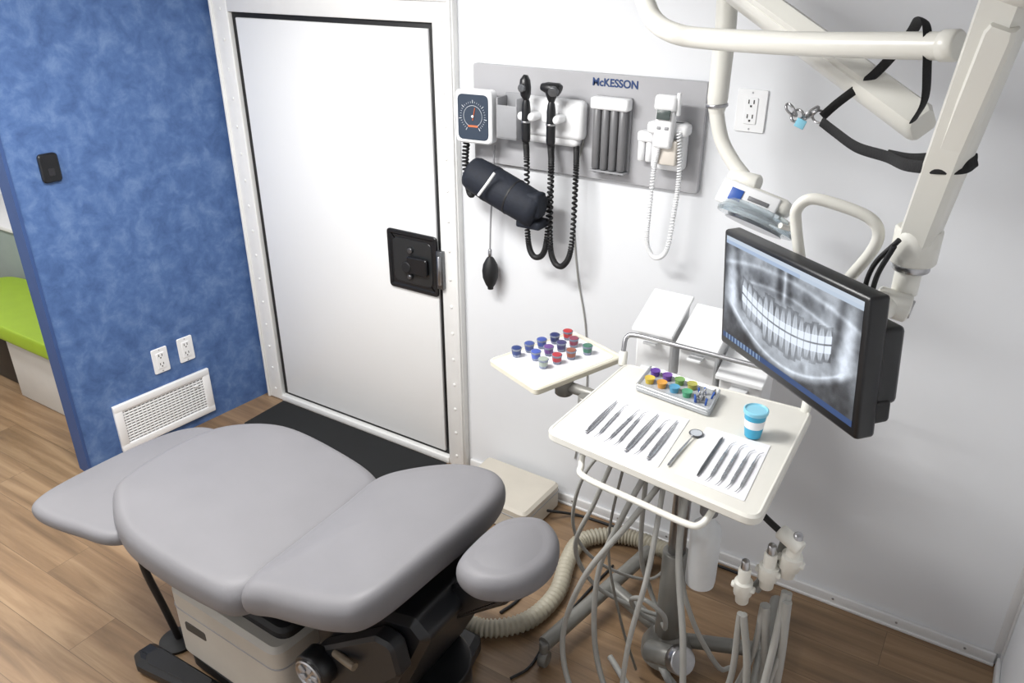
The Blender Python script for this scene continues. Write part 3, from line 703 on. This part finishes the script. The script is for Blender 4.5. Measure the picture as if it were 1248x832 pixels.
b.inputs['Base Color'].default_value=(.01,.01,.012,1);b.inputs['Emission Strength'].default_value=.95;b.inputs['Roughness'].default_value=.35
o=add('screen',vs,fs,ms,g,M=MM,smooth=False)
ca=o.data.color_attributes.new('Col','FLOAT_COLOR','POINT')
ca.data.foreach_set('color',np.array([c+(1,) for c in cols_],dtype=np.float32).ravel())
# ---------------------------------------------------------------- monitor arm
g=group('articulated_monitor_arm',(-.12,1.6,1.7))
hb=c0+e1*.12+bk*.11+up*.05
def slab(n,a,b,w0,d0,w1,d1,m,bev=.012):
    a=V(a);b=V(b);t=(b-a).normalized();s=V((1,-.35,0));s=(s-t*s.dot(t)).normalized();q=t.cross(s)
    vs=[];L=(b-a).length
    for (z,w,d) in ((0,w0*.8,d0*.8),(bev,w0,d0),(L-bev,w1,d1),(L,w1*.8,d1*.8)):
        for (i,j) in ((-1,-.6),(-.75,-1),(.75,-1),(1,-.6),(1,.6),(.75,1),(-.75,1),(-1,.6)):
            vs.append(a+t*z+s*w/2*i+q*d/2*j)
    fs=[[i*8+k,i*8+(k+1)%8,(i+1)*8+(k+1)%8,(i+1)*8+k] for i in range(3) for k in range(8)]
    fs+= [list(range(8)),[24+k for k in range(8)]]
    return add(n,vs,fs,m,g,ang=40)
slab('vertical_arm',(-.125,1.62,1.70),(-.062,1.45,2.16),.060,.06,.068,.07,M_cream)
slab('vertical_arm_cover',(-.122,1.602,1.74),(-.061,1.432,2.10),.040,.03,.046,.03,M_cream)
cyl('cover_screw_a',(-.108,1.575,1.80),(-.108,1.568,1.80),.006,M_steel,g,seg=10)
cyl('cover_screw_b',(-.075,1.475,2.04),(-.075,1.468,2.04),.006,M_steel,g,seg=10)
cyl('upper_pivot',(-.09,1.48,2.17),(-.02,1.40,2.17),.045,M_cream,g)
slab('upper_arm',(-.055,1.44,2.17),(-.03,1.30,2.44),.07,.07,.085,.08,M_cream)
cyl('ceiling_post',(-.03,1.30,2.40),(-.03,1.30,2.5),.06,M_cream,g)
cyl('swivel_collar',(-.125,1.62,1.665),(-.125,1.62,1.735),.042,M_cream,g)
cyl('swivel_ring',(-.125,1.62,1.65),(-.125,1.62,1.668),.034,M_steel,g)
cyl('swivel_neck',(-.127,1.62,1.60),(-.127,1.62,1.655),.024,M_cream,g)
cyl('tilt_knuckle',(-.17,1.59,1.59),(-.110,1.60,1.58),.028,M_cream,g)
cyl('tilt_knuckle_cap',(-.111,1.60,1.58),(-.104,1.60,1.579),.018,M_steel,g)
cyl('link_to_monitor',(-.14,1.60,1.58),tuple(hb),.022,M_cream,g)
tube('monitor_cable',[(-.15,1.57,1.72),(-.185,1.58,1.66),(-.19,1.58,1.60),(-.16,1.57,1.55),(-.14,1.55,1.5)],.005,M_blackrub,g)
tube('monitor_cable_b',[(-.155,1.56,1.71),(-.175,1.57,1.64),(-.172,1.57,1.58),(-.14,1.55,1.52)],.005,M_blackrub,g)
tube('grab_handle',[(-.30,1.60,1.56),(-.325,1.61,1.63),(-.347,1.62,1.70),(-.35,1.62,1.735),(-.325,1.62,1.758),(-.27,1.62,1.753),(-.215,1.62,1.738),(-.193,1.62,1.711),(-.20,1.62,1.67),(-.235,1.62,1.60),(-.25,1.61,1.56)],.0115,M_cream,g,seg=14)
# ---------------------------------------------------------------- overhead dental light
g=group('overhead_dental_light',(-.7,2.2,1.8))
tube('horizontal_tube',[(-.90,2.02,2.13),(-.872,2.0,2.08),(-.835,1.98,2.04),(-.77,1.95,2.018),(-.68,1.93,2.012),(-.42,1.79,2.026),(-.145,1.64,2.050)],.024,M_cream,g,seg=18)
cyl('tube_end_cap',(-.16,1.65,2.049),(-.13,1.635,2.052),.027,M_cream,g)
tube('tube_up',[(-.90,2.02,2.12),(-.93,2.05,2.2),(-.94,2.08,2.35),(-.94,2.1,2.5)],.024,M_cream,g,seg=18)
slab('spring_arm',(-.175,1.80,1.887),(-.80,2.30,2.14),.064,.066,.072,.076,M_cream)
slab('spring_arm_cover',(-.30,1.885,1.953),(-.74,2.23,2.130),.045,.05,.05,.06,M_cream)
cyl('spring_arm_pivot',(-.80,2.30,2.09),(-.80,2.30,2.5),.04,M_cream,g)
P=catmull([(-.775,2.32,2.12),(-.765,2.31,2.0),(-.762,2.30,1.90),(-.762,2.30,1.80),(-.756,2.30,1.76),(-.735,2.30,1.70),(-.695,2.29,1.65),(-.655,2.28,1.615)],8)
sweep('drop_arm',P,[.029 if i<22 else .029-.008*min(1,(i-22)/6) for i in range(len(P))],M_cream,g,18)
cyl('drop_arm_ring',(-.763,2.30,1.805),(-.762,2.30,1.795),.0315,M_steel,g)
cyl('head_yoke',(-.69,2.27,1.612),(-.60,2.25,1.607),.024,M_cream,g)
MH=Matrix.Translation((-.600,2.25,1.545))@Matrix.Rotation(math.radians(14),4,'Y')@Matrix.Rotation(math.radians(-25),4,'X')
box('head_housing',(0,0,.02),(.19,.09,.045),M_cream,g,.018,M=MH)
box('head_front',(-.02,-.045,0),(.17,.012,.07),M_whitepl,g,.005,M=MH)
box('head_label',(-.055,-.0525,.0),(.036,.003,.035),M_blue,g,.001,M=MH)
box('head_label_text',(.01,-.0525,.005),(.06,.003,.012),M_dgrey,g,.001,M=MH)
lathe('clear_shield',[(.112,-.012),(.115,0),(.103,.02),(.09,.03),(.088,.028),(.10,.018),(.110,0),(.108,-.012)],(.02,-.01,-.04),M_glass,g,36,M=MH)
lathe('reflector',[(.085,-.02),(.07,.0),(.04,.012),(.001,.016)],(.02,-.01,-.04),M_steel,g,36,M=MH)
tube('head_handle',[(.08,-.02,-.01),(.11,-.04,-.02),(.12,-.07,-.03),(.10,-.10,-.035)],.008,M_cream,g,M=MH)
# straps
g=group('tie_down_strap',(-.25,1.85,1.9))
def strap(p,r=.010,f=.25):tube('webbing',p,r,M_black_strap,g,n=10,seg=10,flat=f)
strap([(-.385,1.88,1.87),(-.36,1.89,1.90),(-.29,1.86,1.97),(-.232,1.78,2.05),(-.21,1.71,2.085),(-.19,1.66,2.078),(-.176,1.65,2.02),(-.172,1.70,1.95),(-.19,1.76,1.90)])
strap([(-.385,1.88,1.86),(-.35,1.86,1.845),(-.29,1.80,1.83),(-.22,1.72,1.835),(-.17,1.60,1.85),(-.12,1.535,1.865),(-.075,1.53,1.872),(-.06,1.56,1.88)],.011)
strap([(-.22,1.74,1.835),(-.17,1.68,1.845),(-.11,1.63,1.865),(-.06,1.57,1.88)],.010)
g=group('strap_buckle_clips',(-.42,1.9,1.87))
for k in range(5):
    c=V((-.395-.015*k,1.89,1.868+.008*math.sin(k*2)))
    tube('clip_%d'%k,[c+V((.013*math.cos(a),.004*math.sin(2*a),.013*math.sin(a+k))) for a in [i*math.pi/4 for i in range(9)]],.003,M_steel,g,n=4,seg=6)
box('clear_tag',(-.43,1.885,1.85),(.022,.004,.02),M_ltblue,g,.001,R=rot('Y',20))

# ---------------------------------------------------------------- lights
def lamp(x,y,sx,sy,p):
    g=group('ceiling_light_panel',(x,y,2.49))
    bb('frame',x-sx/2-.02,x+sx/2+.02,y-sy/2-.02,y+sy/2+.02,2.485,2.5,M_trim,g,.003)
    d=bpy.data.lights.new('lamp','AREA');d.shape='RECTANGLE';d.size=sx;d.size_y=sy;d.energy=p;d.color=(1,.99,.972)
    o=bpy.data.objects.new('lamp',d);COL.objects.link(o);o.parent=g;o.matrix_parent_inverse=Matrix.Translation(-g.location)
    o.location=(x,y,2.48)
lamp(-1.75,1.25,1.1,.3,56)
lamp(-2.5,.3,1.1,.3,38)
lamp(-4.8,1.0,1.0,.3,32)
w=bpy.data.worlds.new('room_world');sc.world=w;w.use_nodes=True
w.node_tree.nodes['Background'].inputs[0].default_value=(.8,.85,.9,1);w.node_tree.nodes['Background'].inputs[1].default_value=.3

# ---------------------------------------------------------------- camera
cam=bpy.data.cameras.new('camera');co=bpy.data.objects.new('camera',cam);COL.objects.link(co)
co.location=(0,0,2.2);co.rotation_euler=(math.pi/2-math.radians(26.05),0,math.radians(32.3))
cam.sensor_width=36;cam.lens=978/1248*36;cam.clip_start=.05
sc.camera=co
